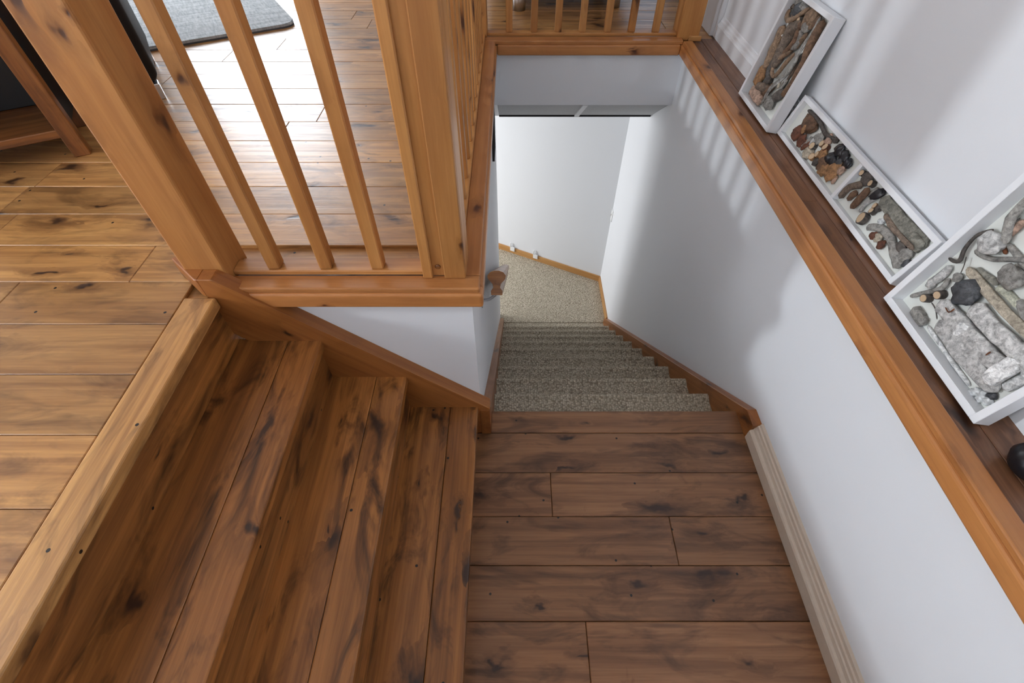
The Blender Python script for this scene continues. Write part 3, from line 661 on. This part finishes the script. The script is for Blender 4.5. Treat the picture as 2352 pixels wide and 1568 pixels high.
fill(fb, (1900, 360), 5.228, [
    ('taupe', [(150, 490), (220, 400), (300, 350), (420, 345)], 72, 0), ('brown', [(285, 610), (400, 500), (495, 380)], 70, 1), ('brown', [(250, 520), (300, 460), (360, 430)], 56, 0),
    ('pale', [(390, 660), (470, 560), (590, 500)], 40, 0), ('grey', [(500, 480), (560, 420), (620, 380)], 40, 0), ('olive_board', [(660, 510), (800, 680), (950, 850), (1080, 1000), (1170, 1070)], 125, 0),
    ('taupe', [(700, 690), (780, 840), (900, 970), (1040, 1110)], 54, 1), ('grey', [(480, 840), (620, 850), (730, 930), (790, 1080), (840, 1250), (850, 1330)], 78, 0),
    ('dark', [(800, 790), (880, 880), (970, 960)], 26, 1), ('olive', [(1010, 920), (1100, 1040), (1150, 1080)], 90, 1)],
    [('black', 600, 450, 50, 1.5, -30), ('dark', 490, 245, 62, 1.2, 60), ('shell', 650, 780, 34, 1, 0), ('red', 560, 950, 42, 1, 0), ('straw', 612, 975, 45, 1, 0), ('red', 645, 1055, 42, 1.2, -50), ('dark', 880, 1080, 52, 1.2, 40),
     ('grey', 945, 1180, 68, 1.2, -30), ('slate', 950, 1275, 40, 1.2, -30), ('black', 940, 940, 26, 1.4, 50), ('dark', 610, 620, 34, 1.2, 0)],
    [(430, 200, 30, 'dark'), (538, 325, 34, 'dark'), (425, 740, 62, 'dark'), (545, 655, 32, 'dark'), (588, 597, 30, 'brown')], fat=1.35)

fc = make_frame('driftwood_frame', 'large square white box frame holding bleached grey driftwood boards and a black pebble', 1.077, .963, .559, 12.4, .405, .043, .018)
fill(fc, (2020, 500), 3.136, [
    ('pale_board', [(445, 610), (590, 780), (780, 980), (930, 1110)], 115, 0), ('pale_board', [(440, 750), (570, 930), (700, 1090), (840, 1240)], 115, 0), ('pale_board', [(680, 640), (840, 820), (1000, 960), (1150, 1090)], 125, 0),
    ('straw_board', [(640, 365), (800, 555), (950, 720), (1130, 890)], 62, 1), ('white', [(350, 780), (430, 900), (540, 1060), (650, 1210)], 34, 0), ('white_board', [(770, 1180), (890, 1100), (990, 1040)], 105, 3),
    ('dark', [(500, 290), (570, 315), (620, 220), (700, 130), (820, 85)], 26, 2), ('rust', [(860, 130), (895, 190), (910, 260)], 34, 0), ('grey', [(690, 235), (780, 290), (920, 300), (1080, 310)], 42, 1),
    ('pale', [(350, 480), (440, 425), (515, 350)], 58, 0), ('grey', [(225, 565), (330, 540), (440, 512), (505, 440)], 34, 1), ('grey', [(250, 650), (290, 710), (325, 765)], 76, 0), ('dark', [(375, 610), (405, 660), (415, 730)], 10, 3),
    ('olive', [(700, 370), (780, 420), (850, 480)], 48, 0), ('lime', [(850, 500), (930, 550), (1000, 640)], 66, 0), ('dark', [(880, 105), (940, 55), (1015, 0)], 12, 2), ('grey', [(930, 190), (1010, 290), (1080, 380)], 50, 0),
    ('rust', [(475, 645), (500, 680), (540, 655)], 10, 5), ('rust', [(765, 990), (800, 965)], 14, 5), ('dark', [(585, 400), (610, 340), (625, 280)], 8, 3), ('pink', [(900, 140), (980, 80), (1040, 20)], 60, 0),
    ('white_board', [(900, 1230), (980, 1190), (1060, 1150)], 70, 0), ('grey', [(1010, 590), (1030, 660), (1060, 760)], 60, 0)],
    [('white', 600, 800, 58, 1.1, 40), ('slate', 625, 540, 82, 1.08, 30), ('grey', 955, 430, 76, 1.3, 45), ('pale', 800, 185, 72, 1.2, 50), ('grey', 565, 430, 30, 1, 0), ('shell', 690, 1255, 30, 1.2, 0), ('shell', 730, 1300, 30, 1, 40),
     ('shell', 775, 1320, 28, 1.2, 0), ('slate', 810, 1285, 28, 1.2, 20), ('shell', 745, 1265, 24, 1, 0), ('pale', 370, 480, 26, 1.2, 0)],
    [(342, 580, 28, 'dark'), (440, 555, 30, 'dark')], fat=1.12)
for i, (k, p, w) in enumerate([('pale_board', [(.17, .36), (.26, .30), (.37, .26)], .024), ('grey', [(.10, .375), (.16, .33), (.22, .34)], .012), ('straw_board', [(.24, .375), (.31, .345), (.375, .33)], .015),
        ('taupe', [(.20, .28), (.27, .25), (.34, .235)], .012), ('grey', [(.04, .36), (.05, .31), (.09, .27)], .012), ('pale', [(.33, .29), (.36, .24), (.37, .18)], .011), ('white_board', [(.27, .21), (.33, .17), (.37, .13)], .018)]):
    bd = k.endswith('_board'); k = k.replace('_board', '')
    tube('driftwood_board' if bd else 'driftwood_piece', [(x, y, .02) for x, y in p], [w * .9, w, w * .8], D[k], fc[0], sides=12, flat=.4, wob=.1, seed=90 + i, sub=5, square=.35 if bd else 1.0)
for f in (fa, fb, fc): del f[0]['_d']
